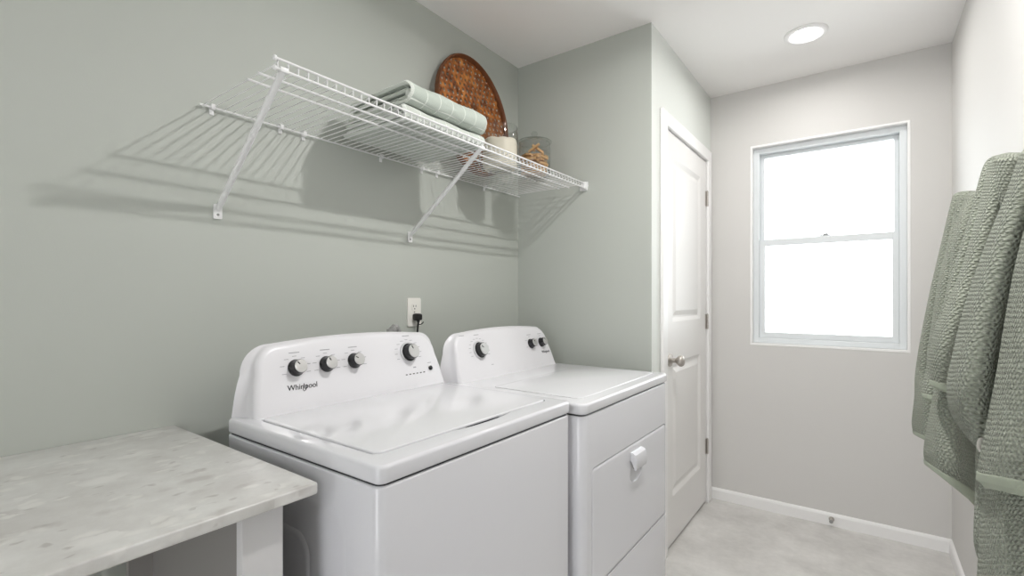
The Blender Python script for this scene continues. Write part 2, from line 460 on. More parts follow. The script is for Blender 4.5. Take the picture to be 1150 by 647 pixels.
struct(O('wall_far', b, M['greige']), 'pale greige far wall with the window', 'wall')
b = nb()
box(b, XL, -.62, YB-T, YB, 0, H); box(b, .14, XR, YB-T, YB, 0, H); box(b, -.62, .14, YB-T, YB, 2.1, H)  # unseen doorway opening, added and sized to let in fill light
struct(O('wall_back', b, M['greige']), 'pale greige wall behind the camera, its doorway opening added to let in fill light', 'wall')

def baseboard(name, pts, label):
    """A board section swept along pts; pts are the wall-side line, the second tuple its offset direction."""
    (x0, y0), (x1, y1), (nx, ny) = pts
    b = nb()
    prof = [(0, 0), (.012, 0), (.012, .052), (.009, .060), (.005, .064), (0, .066)]
    r0 = [(x0+nx*a, y0+ny*a, z) for a, z in prof]; r1 = [(x1+nx*a, y1+ny*a, z) for a, z in prof]
    loft(b, [r0, r1], cap=True)
    return struct(O(name, b, M['trim'], smooth=False), label, 'baseboard')
baseboard('baseboard_far', ((XD, YF), (XR, YF), (0, -1)), 'white baseboard along the foot of the far wall')
baseboard('baseboard_right', ((XR, YB), (XR, YF-.012), (-1, 0)), 'white baseboard along the foot of the right wall')
baseboard('baseboard_left', ((XL, YB), (XL, YA), (1, 0)), 'white baseboard along the foot of the sage wall')

# closet door casing
b = nb()
cw, ct = .062, .016
for y0, y1, z0, z1 in ((DY0-cw, DY0+.004, 0, DZ1+cw), (DY1-.004, DY1+cw, 0, DZ1+cw), (DY0+.004, DY1-.004, DZ1-.004, DZ1+cw)):
    box(b, XD, XD+ct, y0, y1, z0, z1, bev=.004, seg=2)
box(b, XD-.1, XD, DY0, DY0+.004, 0, DZ1); box(b, XD-.1, XD, DY1-.004, DY1, 0, DZ1); box(b, XD-.1, XD, DY0+.004, DY1-.004, DZ1-.004, DZ1)
struct(O('trim_1', b, M['trim'], smooth=False), 'white casing around the closet door', 'door casing')

# closet door: two raised panels, knob, three hinges
door = bpy.data.objects.new('door_1', None); link(door); door.location = (XD, DY0, 0); struct(door, 'white two-panel closet door with a round knob', 'door')
b = nb()
dx = XD-.001; y0, y1, z0, z1 = DY0+.007, DY1-.007, .014, DZ1-.008
panels = [(y0+.115, y1-.115, 1.10, z1-.115), (y0+.115, y1-.115, .24, .90)]
# slab front built as a grid around the two recessed fields
ys = [y0, panels[0][0], panels[0][1], y1]; zs = [z0, panels[1][2], panels[1][3], panels[0][2], panels[0][3], z1]
for i in range(3):
    for j in range(5):
        if i == 1 and j in (1, 3): continue
        box(b, dx-.034, dx, ys[i], ys[i+1], zs[j], zs[j+1])
bmesh.ops.remove_doubles(b, verts=b.verts[:], dist=1e-5)
for f in [f for f in b.faces if all(len(e.link_faces) > 2 for e in f.edges) and False]: pass
O('slab', b, M['doorp'], door, smooth=False)
for (a0, a1, c0, c1) in panels:
    b = nb()
    rings = []
    for ins, dep in ((0, 0), (.006, -.003), (.020, -.011), (.030, -.011), (.055, -.002), (.062, -.002)):
        rings.append([(dx+dep, p[0], p[1]) for p in ((a0+ins, c0+ins), (a1-ins, c0+ins), (a1-ins, c1-ins), (a0+ins, c1-ins))])
    rings.insert(0, [(dx-.03, p[1], p[2]) for p in rings[0]])
    loft(b, rings, cap=True)
    O('panel', b, M['doorp'], door, smooth=False)
b = nb()
kx, ky, kz = dx, DY0+.075, .917
lathe(b, [(.001, 0), (.031, 0), (.032, .003), (.029, .008), (.016, .011), (.0115, .016), (.011, .030), (.016, .036), (.0235, .043), (.027, .052), (.0265, .060), (.021, .067), (.012, .070), (.001, .071)], (kx, ky, kz), (1, 0, 0), 28)
kn = O('knob', b, M['nickel'], door); kn['label'] = 'satin nickel round door knob'
for z in (1.807, 1.078, .337):
    b = nb()
    yy = DY1-.004
    for k in range(3):
        lathe(b, [(.001, 0), (.0062, .0004), (.0062, .0286), (.001, .029)], (dx+.008, yy, z-.0445+k*.0298), n=12)
    box(b, dx-.001, dx+.002, yy-.020, yy+.002, z-.044, z+.044)
    lathe(b, [(.001, 0), (.004, .001), (.001, .005)], (dx+.008, yy, z+.0447), n=10)
    h = O('hinge', b, M['nickel'], door); h['label'] = 'satin nickel hinge'

# window: single-hung vinyl unit set back in a painted return
win = bpy.data.objects.new('window_1', None); link(win); win.location = ((WX0+WX1)/2, YF, WZ0); struct(win, 'white single-hung window glowing with daylight', 'window')
def ringbox(b, x0, x1, z0, z1, w, ya, yb, bev=.003, wl=None, wb=None, wt=None):
    wb = wb or w; wt = wt or w
    box(b, x0, x0+w, ya, yb, z0, z1, bev); box(b, x1-w, x1, ya, yb, z0, z1, bev)
    box(b, x0+w-.002, x1-w+.002, ya, yb, z0, z0+wb, bev); box(b, x0+w-.002, x1-w+.002, ya, yb, z1-wt, z1, bev)
b = nb(); ringbox(b, WX0, WX1, WZ0, WZ1, .012, YF-.002, YF+T, .002)
O('window_return', b, M['trim'], win, smooth=False)
b = nb(); ringbox(b, WX0+.012, WX1-.012, WZ0+.012, WZ1-.012, .030, YF+.035, YF+.115, .003)
O('window_frame', b, M['vinyl'], win, smooth=False)
zm = 1.540
b = nb(); ringbox(b, WX0+.042, WX1-.042, zm-.018, WZ1-.042, .020, YF+.080, YF+.108, .003, wb=.034)
us = O('upper_sash', b, M['vinyl'], win, smooth=False)
O('pane', box(nb(), WX0+.060, WX1-.060, YF+.092, YF+.096, zm+.012, WZ1-.060), M['pane'], us, smooth=False)
b = nb(); ringbox(b, WX0+.042, WX1-.042, WZ0+.042, zm+.018, .028, YF+.045, YF+.076, .003, wb=.032, wt=.037)
ls = O('lower_sash', b, M['vinyl'], win, smooth=False)
O('pane', box(nb(), WX0+.068, WX1-.068, YF+.059, YF+.063, WZ0+.070, zm-.015), M['pane'], ls, smooth=False)
b = nb(); box(b, -.205, -.155, YF+.048, YF+.074, zm+.018, zm+.026, .003); box(b, -.19, -.165, YF+.040, YF+.060, zm+.026, zm+.034, .003)
O('sash_lock', b, M['vinyl'], win)

# door stop on the far baseboard
t = thing('door_stop', 'small round metal door stop on the far baseboard under the window', 'door stop', (-.147, YF-.012, .037))
b = nb(); lathe(b, [(.001, 0), (.013, 0), (.013, .004), (.006, .007), (.005, .03), (.001, .03)], (-.147, YF-.012, .037), (0, -1, 0), 16); O('post', b, M['nickel'], t)
b = nb(); lathe(b, [(.001, .029), (.008, .029), (.009, .033), (.009, .041), (.006, .045), (.001, .045)], (-.147, YF-.012, .037), (0, -1, 0), 16); O('rubber_tip', b, M['grey_plastic'], t)

# ------------------------------------------------------------------ downlights
def downlight(x, y, label, strength, ra=.050):
    t = thing('ceiling_light', label, 'ceiling light', (x, y, H))
    b = nb()
    lathe(b, [(.088, 0), (.088, -.004), (.083, -.009), (.074, -.011), (.066, -.009), (ra, -.004), (ra-.003, -.002)], (x, y, H), n=48, cap=False); O('trim_ring', b, M['trim'], t)
    b = nb(); lathe(b, [(ra, -.0035), (ra*.6, -.0045), (.001, -.005)], (x, y, H), n=48, cap=False)
    d = O('diffuser', b, emit('warm_white_diffuser', (1, .985, .97, 1), strength), t); d['label'] = 'lit round white diffuser'
downlight(-.223, 2.60, 'round recessed ceiling light in front of the window wall', 170)
downlight(-.20, 1.30, 'round recessed ceiling light over the machines', 2350, .028)

# ------------------------------------------------------------------ laundry machines
def console(name, parent, y0, y1, zb, ztop, xfront, xback, lean, m, flare=.0):
    """Rounded control console: front outline in (y, z), extruded to the back, front rim softened."""
    yc = (y0+y1)/2; hw = (y1-y0)/2; h = ztop-zb
    k_ = h/.190
    # half outline from bottom right up to top centre
    half = [(hw, 0), (hw-.003, .025*k_), (hw-.007, .055*k_), (hw-.013, .085*k_), (hw-.018, .103*k_)]
    for k in range(1, 11):
        a = PI/2*k/10; half.append((hw-.090+.072*math.cos(a)**.9, .103*k_+.075*k_*math.sin(a)**.95))
    for k in range(1, 9):
        q = 1-k/8; half.append(((hw-.090)*q, h-.012*k_*q*q))
    full = [(yc+a, zb+c) for a, c in half]+[(yc-a, zb+c) for a, c in half[::-1][1:]]
    n = len(full)
    def inset(ins):
        res = []
        for i, (a, c) in enumerate(full):
            p = full[max(i-1, 0)]; q = full[min(i+1, n-1)]
            tx, tz = q[0]-p[0], q[1]-p[1]; l = math.hypot(tx, tz)
            nx, nz = -tz/l, tx/l
            if i in (0, n-1): nz = 0; nx = -1 if i == 0 else 1
            res.append((a+nx*ins, max(c+nz*ins, zb)))
        return res
    fx = lambda z: xfront-(z-zb)*lean
    fl = lambda a, q: yc+(a-yc)*(1+flare/hw*q)
    rings = [[(xback, fl(a, 1), c) for a, c in inset(.008)], [(xback+.010, fl(a, .95), c) for a, c in full]]
    for q in (.75, .5, .25): rings.append([(xback+.010+(fx(c)-.016-xback-.010)*(1-q), fl(a, q*q), c) for a, c in full])
    R = .016
    for k in range(6):
        an = PI/2*k/5
        rings.append([(fx(c)-R+R*math.sin(an), a, c) for a, c in inset(R*(1-math.cos(an)))])
    b = nb(); loft(b, rings, cap=True)
    return O(name, b, m, parent, angle=28)

class Face:
    """The leaning front of a console, as a frame for knobs and print."""
    def __init__(s, xfront, zb, lean):
        s.x, s.zb, s.lean = xfront, zb, lean
        s.u = Vector((0, 1, 0)); s.v = Vector((-lean, 0, 1)).normalized(); s.n = s.v.cross(s.u)*-1
        if s.n.x < 0: s.n = -s.n
    def at(s, y, z, d=0): return Vector((s.x-(z-s.zb)*s.lean, y, z))+s.n*d

def knob(parent, F, y, z, r, ln, big=False):
    o = F.at(y, z)
    b = nb()
    lathe(b, [(.001, -.002), (r*1.12, -.002), (r*1.12, .003), (r*1.0, .006), (r*.93, ln*.8), (r*.90, ln), (.001, ln)], o, F.n, 36)
    k = O('dial_knob', b, M['knob_black'], parent)
    b = nb(); lathe(b, [(.001, ln-.001), (r*.86, ln-.001), (r*.86, ln+.0015), (r*.80, ln+.003), (.001, ln+.0035)], o, F.n, 36)
    f = O('knob_face', b, M['knob_face'], k); f['label'] = 'brushed silver knob face'
    b = nb()
    ang = random.uniform(1.9, 3.0)
    d = F.u*math.cos(ang)+F.v*math.sin(ang); e = F.n.cross(d)
    p = o+F.n*(ln+.0032)
    prism(b, [(r*.30, -.0011), (r*.74, -.0011), (r*.74, .0011), (r*.30, .0011)], p, d, e, F.n, .0012)
    O('pointer', b, M['ink_dark'], k)
    if big:
        b = nb(); lathe(b, [(r*1.13, 0), (r*1.34, 0), (r*1.34, .003), (r*1.28, .0055), (r*1.13, .0055)], o, F.n, 40, cap=False)
        O('dial_ring', b, M['ring'], k)
    return k

def text_mesh(txt, size, p, F, shear=0, bold=0.0):
    cu = bpy.data.curves.new('lettering', 'FONT'); cu.body = txt; cu.size = size; cu.extrude = .0004; cu.align_x = 'CENTER'; cu.align_y = 'CENTER'; cu.shear = shear; cu.offset = bold
    o = bpy.data.objects.new('lettering', cu); link(o); bpy.context.view_layer.update()
    me = bpy.data.meshes.new_from_object(o.evaluated_get(bpy.context.evaluated_depsgraph_get()))
    bpy.data.objects.remove(o); bpy.data.curves.remove(cu)
    mt = Matrix((F.u.to_4d(), F.v.to_4d(), F.n.to_4d(), (0, 0, 0, 1))).transposed()
    mt.translation = p
    for i in range(3): mt[3][i] = 0
    me.transform(mt)
    return me

def logo(parent, F, y, z, size):
    me = text_mesh('Whirlpool', size, F.at(y, z, .0006), F, .12, .0)
    b = nb(); b.from_mesh(me); bpy.data.meshes.remove(me)
    # the looping swoosh round the middle of the word
    c = F.at(y+size*.30, z-size*.16, .0008)
    pts = []
    for k in range(25):
        a = math.radians(-215+275*k/24)
        pts.append(c+F.u*(size*.26*math.cos(a)+size*.16*math.sin(a))+F.v*(size*.42*math.sin(a)))
    tube(b, pts, size*.035, 5)
    O('lettering', b, M['ink_dark'], parent, smooth=False)

def dashes(parent, F, items, m, name='printed_mark'):
    for y, z, w, h in items:
        b = nb()
        prism(b, [(-w/2, -h/2), (w/2, -h/2), (w/2, h/2), (-w/2, h/2)], F.at(y, z, .0002), F.u, F.v, F.n, .0004)
        O(name, b, m, parent, smooth=False)

def knob_print(y, z, r, n=7):
    it = [(y+.001, z+r*1.95, .030, .0022)]
    for k in range(n):
        a = math.radians(205-230*k/(n-1))
        it.append((y+math.cos(a)*r*1.85, z+math.sin(a)*r*1.5, .012, .0014))
    return it

# washer
WXF, WXB, WY0, WY1 = -.692, -1.288, .548, 1.234
wash = thing('washing_machine', 'white top-loading washer beside the stone countertop', 'washing machine', ((WXF+WXB)/2, (WY0+WY1)/2, 0))
b = nb()
slab(b, WXB, WXF, WY0, WY1, .012, .8815, .022, .004, 6)
# stamped panels on the side towards the counter
for x0, x1, z0, z1, p in ((-1.25, -.785, .10, .820, .0025), (-1.25, -.905, .10, .742, .0055)):
    rings = []
    for ins, dd in ((0, 0), (.004, p*.4), (.010, p*.9), (.016, p)):
        rings.append([(a, WY0+.001-dd, c) for a, c in rrect(x0+ins, x1-ins, z0+ins, z1-ins, .045, 8)])
    rings.insert(0, [(a, WY0+.004, c) for a, c in rrect(x0, x1, z0, z1, .045, 8)])
    loft(b, rings, cap=True)
O('cabinet', b, M['enamel'], wash)
O('gap_shade', slab(nb(), WXB+.006, WXF-.006, WY0+.006, WY1-.006, .879, .888, .018, .001), M['gap'], wash)  # dark slab standing in for the shade inside the seam
ZT = .9205
deck = O('top_deck', slab(nb(), WXB+.004, WXF+.002, WY0-.001, WY1+.001, .8850, ZT, .020, .008, 6), M['enamel'], wash)
LX0, LX1, LY0, LY1 = -1.195, -.752, .588, 1.196
# finger scoop in the deck, in front of the lid, and a shallow well the lid lies in
c1 = nb(); bmesh.ops.create_uvsphere(c1, u_segments=32, v_segments=16, radius=1)
for v in c1.verts: v.co = Vector((LX1-.004+v.co.x*.018, .905+v.co.y*.115, ZT+v.co.z*.016))
k1 = O('cut', c1, M['gap'])
c2 = nb(); slab(c2, LX0-.003, LX1+.003, LY0-.003, LY1+.003, ZT-.006, ZT+.05, .022, .001, 6)
k2 = O('cut', c2, M['gap'])
boolean(deck, [k2, k1])
O('lid', slab(nb(), LX0, LX1, LY0, LY1, ZT-.0055, ZT+.0035, .020, .004, 6), M['enamel_top'], wash)
b = nb(); prism(b, [(-.075, -.001), (.075, -.001), (.06, .0036), (-.06, .0036)], (LX1+.0008, .905, ZT-.0055), (0, 1, 0), (0, 0, 1), (1, 0, 0), .0015)
O('slot_shade', b, M['gap'], wash)  # dark strip in place of the shade in the finger slot
wc = console('console', wash, .580, 1.246, ZT-.002, 1.110, -1.203, -1.287, .30, M['console'], .024)
F = Face(-1.203, ZT-.002, .30)
for y, r in ((.704, .0205), (.796, .0205), (.888, .0205)):
    knob(wash, F, y, 1.031, r, .026)
knob(wash, F, 1.101, 1.036, .0265, .028, big=True)
it = []
for y in (.704, .796, .888): it += knob_print(y, 1.031, .0205)
it += knob_print(1.101, 1.036, .028, 11)
it += [(1.184, .994, .018, .0016), (1.115, .986, .012, .004)]
dashes(wash, F, it, M['ink'])
logo(wash, F, .714, .981, .0205)
b = nb(); lathe(b, [(.001, -.001), (.008, -.001), (.008, .004), (.006, .0055), (.001, .006)], F.at(1.184, .976), F.n, 20)
bt = O('start_button', b, M['knob_black'], wash); bt['label'] = 'small dark round button'
dashes(wash, F, [(1.075+.0155*k, .966, .0075, .0032) for k in range(6)], M['ink_dark'], 'indicator_light')
for sy in (WY0+.05, WY1-.05):
    for sx in (WXF-.05, WXB+.05):
        b = nb(); lathe(b, [(.001, 0), (.018, 0), (.018, .006), (.008, .008), (.008, .02), (.001, .02)], (sx, sy, 0), n=14); O('foot', b, M['black_rubber'], wash)

# dryer
DXF, DXB, EY0, EY1 = -.662, -1.275, 1.256, 1.988
dry = thing('clothes_dryer', 'white front-door clothes dryer beside the closet wall', 'dryer', ((DXF+DXB)/2, (EY0+EY1)/2, 0))
cab = O('cabinet', slab(nb(), DXB, DXF, EY0, EY1, .012, .8705, .026, .004, 8), M['enamel'], dry)
# groove round the door field
DY_0, DY_1, DZ_0, DZ_1 = 1.308, 1.966, .338, .704
c = nb(); prism(c, rrect(DY_0-.003, DY_1+.003, DZ_0-.003, DZ_1+.003, .022), (DXF-.016, 0, 0), (0, 1, 0), (0, 0, 1), (1, 0, 0), .05)
boolean(cab, [O('cut', c, M['gap'])])
b = nb()
rings = []
for ins, dd in ((0, -.0155), (0, -.004), (.0015, -.001), (.006, .001), (.012, .0015)):
    rings.append([(DXF+dd, a, q) for a, q in rrect(DY_0+ins, DY_1-ins, DZ_0+ins, DZ_1-ins, .020-ins*.8)])
loft(b, rings, cap=True)
dd = O('door', b, M['enamel'], dry)
c = nb(); bmesh.ops.create_uvsphere(c, u_segments=24, v_segments=16, radius=1)
for v in c.verts: v.co = Vector((DXF+.002+v.co.x*.012, 1.648+v.co.y*.056, .602+v.co.z*.035))
boolean(dd, [O('cut', c, M['gap'])])
b = nb()
hp = [(0, .030), (.010, .030), (.020, .024), (.024, .012), (.024, -.022), (.021, -.028), (.016, -.028), (.013, -.024), (.010, 0), (.004, .006), (0, .006)]
prism(b, [(p[0], p[1]) for p in hp], (DXF, 1.598, .648), (1, 0, 0), (0, 0, 1), (0, 1, 0), .100)
bmesh.ops.bevel(b, geom=[e for e in b.edges if abs(e.verts[0].co.y-e.verts[1].co.y) < 1e-6], offset=.003, segments=2, affect='EDGES')
O('door_handle', b, M['enamel'], dd)
O('gap_shade', slab(nb(), DXB+.006, DXF-.008, EY0+.006, EY1-.006, .868, .878, .018, .001), M['gap'], dry)  # dark slab as the shade in the seam under the dryer top
ZD = .908
O('top_deck', slab(nb(), DXB+.004, DXF+.004, EY0-.001, EY1+.001, .8745, ZD, .024, .008, 8), M['enamel_top'], dry)
b = nb(); slab(b, -1.02, -.72, EY0+.055, EY1-.05, ZD-.002, ZD+.002, .03, .0018, 5)
console('console', dry, 1.292, 1.966, ZD-.002, 1.096, -1.178, -1.272, .34, M['console'], .024)
b.free()
b = nb(); slab(b, -1.045, -.705, 1.315, 1.957, ZD-.002, ZD+.0030, .018, .0028, 5)
O('top_panel', b, M['enamel_top'], dry)
F = Face(-1.178, ZD-.002, .34)
knob(dry, F, 1.444, 1.015, .0275, .026, big=True)
knob(dry, F, 1.800, 1.013, .0195, .024); knob(dry, F, 1.885, 1.013, .0195, .024)
it = knob_print(1.444, 1.015, .030, 13)+knob_print(1.800, 1.013, .02, 5)+knob_print(1.885, 1.013, .02, 5)+[(1.50, .955, .014, .002), (1.36, 1.075, .03, .002)]
dashes(dry, F, it, M['ink'])
logo(dry, F, 1.900, .970, .0155)
for sy in (EY0+.05, EY1-.05):
    for sx in (DXF-.05, DXB+.05):
        b = nb(); lathe(b, [(.001, 0), (.018, 0), (.018, .006), (.008, .008), (.008, .02), (.001, .02)], (sx, sy, 0), n=14); O('foot', b, M['black_rubber'], dry)

# ------------------------------------------------------------------ outlet, plug, hose
oy, oz = 1.3535, 1.161
t = thing('wall_outlet', 'white duplex outlet on the sage wall above the washer', 'wall outlet', (XL, oy, oz))
b = nb(); prism(b, rrect(-.0355, .0355, -.058, .058, .005), (XL, oy, oz), (0, 1, 0), (0, 0, 1), (1, 0, 0), .0055)
bmesh.ops.bevel(b, geom=[e for e in b.edges if abs(e.verts[0].co.x-(XL+.0055)) < 1e-5 and abs(e.verts[1].co.x-(XL+.0055)) < 1e-5], offset=.002, segments=2, affect='EDGES')
O('cover_plate', b, M['plate'], t)
for dz in (.0195, -.0195):
    b = nb(); prism(b, rrect(-.0165, .0165, -.0145, .0145, .010), (XL+.005, oy, oz+dz), (0, 1, 0), (0, 0, 1), (1, 0, 0), .0022)
    r = O('receptacle', b, M['plate'], t)
    b = nb()
    for s_ in (-1, 1): box(b, XL+.0070, XL+.0076, oy+s_*.0063-.0012, oy+s_*.0063+.0012, oz+dz+.001, oz+dz+.009)
    lathe(b, [(.001, 0), (.0026, 0), (.0026, .0006), (.001, .0006)], (XL+.0070, oy, oz+dz-.006), (1, 0, 0), 12)
    O('slot', b, M['gap'], r, smooth=False)
b = nb(); lathe(b, [(.001, 0), (.0035, 0), (.003, .0012), (.001, .0014)], (XL+.0055, oy, oz), (1, 0, 0), 12); O('screw', b, M['steel'], t)

t = thing('power_cord', 'black power plug and cord in the outlet above the washer', 'power cord', (XL+.01, oy, oz-.02))
b = nb()
prx = [(.0004, .014, .014), (.008, .0145, .015), (.020, .0135, .015), (.030, .011, .013), (.034, .007, .009)]
px = XL+.0074
rings = []
for d, hw, hh in prx:
    rings.append([(px+d, oy+.002+a, oz-.0195+c) for a, c in rrect(-hw, hw, -hh, hh*.95, min(hw, hh)*.6, 4)])
loft(b, rings, cap=True)
O('plug', b, M['black_rubber'], t)
b = nb()
pts = crom(np.array([(px+.018, oy+.003, oz-.033), (px+.017, oy+.003, oz-.048), (px+.016, oy+.001, oz-.066), (px+.020, oy-.004, oz-.10), (px+.034, oy-.012, oz-.20), (px+.045, oy-.02, oz-.40), (px+.05, oy-.05, oz-.7)]), 40)
tube(b, pts, [.0065]*4+[.0042]*36, 8)
O('cord', b, M['black_rubber'], t)
b = nb(); tube(b, crom(np.array([(px+.012, oy+.006, oz-.052), (px+.022, oy+.018, oz-.048), (px+.025, oy+.024, oz-.040)]), 8), .0022, 6); O('cord_tie', b, M['black_rubber'], t)

b = nb()
hy = 1.158
pts = crom(np.array([(-1.352, hy+.02, .02), (-1.352, hy+.012, .90), (-1.352, hy+.004, 1.05), (-1.352, hy-.012, 1.110), (-1.352, hy-.03, 1.096), (-1.352, hy-.045, 1.0), (-1.352, hy-.05, .02)]), 48)
tube(b, pts, [.0125+.0012*(k % 2) for k in range(48)], 10)
tag(O('drain_hose', b, M['grey_plastic'], loc=(-1.352, hy, .012)), 'small grey hose bend poking up behind the washer console', 'hose')

# ------------------------------------------------------------------ countertop and its support
CX1, CY1, CZ = -.812, .507, .88
b = nb(); slab(b, XL+.001, CX1, -1.25, CY1, CZ-.021, CZ, .008, .0035, 4)
tag(O('countertop', b, M['quartz'], loc=(-1.15, -.37, CZ-.021)), 'speckled pale grey stone countertop along the sage wall', 'countertop')
def support(y0, y1, label):
    s = thing('counter_support', label, 'counter support', (-1.15, (y0+y1)/2, 0))
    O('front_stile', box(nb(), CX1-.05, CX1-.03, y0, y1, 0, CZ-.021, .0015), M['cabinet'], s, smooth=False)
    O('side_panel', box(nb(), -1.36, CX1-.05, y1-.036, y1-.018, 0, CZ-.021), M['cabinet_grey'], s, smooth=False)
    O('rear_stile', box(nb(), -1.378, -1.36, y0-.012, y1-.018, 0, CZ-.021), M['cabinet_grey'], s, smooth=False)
    return s
support(.384, .455, 'white panel leg under the countertop end beside the washer')
support(-1.20, -1.125, 'white panel leg under the countertop end behind the camera')

# ------------------------------------------------------------------ wire shelf
SZ = 1.760
sh = thing('wire_shelf', 'white wire shelf with front lip mounted on the sage wall above the machines', 'wire shelf', (XL, 1.33, SZ))
SY0, SY1 = .574, 2.078
XF, XBK = -1.090, XL+.012
R1, R2 = .0031, .0017
b = nb(); tube(b, [(XBK, SY0-.010, SZ-.006), (XBK, YA-.003, SZ-.006)], R1, 8); O('back_rod', b, M['vinyl_wire'], sh)
for x in (-1.163, -1.218):
    b = nb(); tube(b, [(x, SY0-.006, SZ-.006), (x, YA-.035, SZ-.006)], R1, 8); O('deck_rod', b, M['vinyl_wire'], sh)
for z in (SZ+.010, SZ-.013):
    b = nb(); tube(b, [(XF, SY0-.009, z), (XF, SY0-.007, z), (XF, SY0-.002, z), (XF, SY0, z), (XF, SY1, z)], [R1*.8, R1*1.9, R1*1.9, R1, R1], 10); O('lip_rod', b, M['vinyl_wire'], sh)
b = nb()
n = int((SY1-SY0-.01)/.0254)
for k in range(n+1):
    y = SY0+.004+k*.0254
    tube(b, [(XBK-.003, y, SZ-.001), (XF-.02, y, SZ), (XF-.006, y, SZ+.006), (XF-.003, y, SZ+.008), (XF-.0035, y, SZ-.014)], R2, 6)
O('deck_wires', b, M['vinyl_wire'], sh)
def brace(y):
    p0 = Vector((XF-.006, y-.012, SZ-.012)); p1 = Vector((XL+.008, y+.010, 1.474))
    b = nb(); tube(b, [p0, p0*.97+p1*.03, p0*.05+p1*.95, p1], [.0072, .0080, .0080, .0072], 12)
    br = O('brace', b, M['vinyl_wire'], sh)
    b = nb(); prism(b, rrect(-.011, .011, -.030, .012, .004), (XL+.0005, y+.010, 1.474), (0, 1, 0), (0, 0, 1), (1, 0, 0), .005)
    box(b, XL+.0055, XL+.011, y+.004, y+.016, 1.466, 1.482, .002)
    ft = O('brace_foot', b, M['vinyl_wire'], br)
    b = nb(); lathe(b, [(.001, 0), (.0038, 0), (.003, .0018), (.001, .002)], (XL+.0055, y+.010, 1.456), (1, 0, 0), 12); O('screw', b, M['grey_plastic'], br)
    b = nb(); box(b, XF-.012, XF+.005, y-.022, y-.002, SZ-.018, SZ-.006, .002); O('brace_hook', b, M['vinyl_wire'], br)
brace(.603); brace(1.322)
for y in (.597, .795, .872, 1.186, 1.396, 1.484, 1.803):
    b = nb(); box(b, XL+.0004, XL+.017, y-.006, y+.006, SZ-.012, SZ+.004, .0025); box(b, XL+.0004, XL+.004, y-.006, y+.006, SZ-.024, SZ-.010, .001)
    O('wall_clip', b, M['vinyl_wire'], sh)
b = nb()
prism(b, [(-.030, -.022), (.008, -.022), (.014, .0), (.012, .018), (-.004, .020), (-.030, .006)], (XF, YA-.0005, SZ-.001), (1, 0, 0), (0, 0, 1), (0, -1, 0), .004)
box(b, XF-.012, XF+.009, YA-.026, YA-.003, SZ-.019, SZ+.015, .003)
O('end_bracket', b, M['vinyl_wire'], sh)

# ------------------------------------------------------------------ folded towels on the shelf
DT = SZ+.0025                         # top of the deck wires
def ribbon(path, y0, y1, thick, ds=.006, wob=.004, skew=0, seed=0):
    rs = np.random.RandomState(seed)
    P = np.array(path, float)
    ph = rs.rand(6)*6
    rows = []
    for x, z in P:
        rows.append([(x+skew*(k/6), y0+(y1-y0)*k/6, z) for k in range(7)])
    def extra(G):
        i = np.linspace(0, 1, G.shape[0])[:, None]; j = np.linspace(0, 1, G.shape[1])[None]
        d = wob*(np.sin(9*i+ph[0]+3*j)+np.sin(14*j+ph[1]+4*i))*.5
        G = G.copy(); G[..., 2] += np.where(G[..., 2] > P[:, 1].min()+.008, d, 0)
        G[..., 1] += .004*np.sin(11*i+ph[2])*np.where(j > .5, 1, -1)*np.abs(j-.5)*2
        return G
    return sheet_mesh('r', rows, thick, ds, extra)
def fold_path(xb, xf, zb, zt, th):
    """One length of towel folded over twice: outer U round an inner U, fold towards the room."""
    r = (zt-zb-th)/2; zc = (zt+zb)/2
    p = [(xb, zb+th/2)]
    for q in (.25, .5, .75): p.append((xb+(xf-r-xb)*q, zb+th/2))
    for k in range(7):
        a = -PI/2+PI*k/6; p.append((xf-r-th/2+r*math.cos(a), zc+r*math.sin(a)))
    for q in (.75, .5, .25, .0): p.append((xb+.01+(xf-r-xb)*q, zt-th/2-.010*(1-q)))
    return p
def folded(name, label, xb, xf, y0, y1, zb, zt, th, m, seed, skew=0):
    outer = ribbon(fold_path(xb, xf, zb, zt, th), y0, y1, th, seed=seed, skew=skew)
    g = th+.003
    inner = ribbon(fold_path(xb+.004, xf-g-.004, zb+g, zt-g-.002, th), y0+.006, y1-.004, th, seed=seed+1, skew=skew, wob=.001)
    me = mesh_from(name, [outer, inner])
    return tag(O(name, me, m, loc=((xb+xf)/2, (y0+y1)/2, zb), angle=60), label, 'towel', 'folded towels on the wire shelf')
folded('folded_towel', 'pale folded towel lying flat on the wire shelf, underneath the other folded towel', -1.43, -1.125, .995, 1.365, DT+.001, DT+.052, .013, M['folded_pale'], 3, .0)
folded('folded_towel', 'grey-green folded towel with pale lines, on top of the other folded towel', -1.42, -1.105, 1.000, 1.358, DT+.0545, DT+.124, .0125, M['folded'], 8, .0)

# ------------------------------------------------------------------ woven tray leaning on the wall
ta, tb = .238, .278
tb_z = DT+.002
foot = Vector((-1.408, 1.662, tb_z)); topp = Vector((XL+.010, 1.662, tb_z+math.sqrt((2*tb)**2-(1.408+XL+.010)**2)))
tv = (topp-foot).normalized(); tu = Vector((0, 1, 0)); tn = tu.cross(tv)
if tn.x < 0: tn = -tn
tcn = (foot+topp)/2
tray = thing('woven_tray', 'round brown woven cane tray leaning on the wall behind the towels', 'tray', foot)
P = lambda a, c, d=0: tcn+tu*a+tv*c+tn*d
b = nb()
rings = []
N = 72
prof = [(-.003, .003), (.0005, .022), (-.002, .029), (-.006, .030), (-.010, .026), (-.013, .012), (-.012, .004), (-.008, 0)]
for k in range(N):
    a = 2*PI*k/N
    wv = .0012*math.sin(a*36)
    rings.append([P((ta+d+wv)*math.cos(a), (tb+d+wv)*math.sin(a), h) for d, h in prof])
rings.append(rings[0])
loft(b, rings)
bmesh.ops.remove_doubles(b, verts=b.verts[:], dist=1e-6)
O('rim', b, M['rim'], tray)
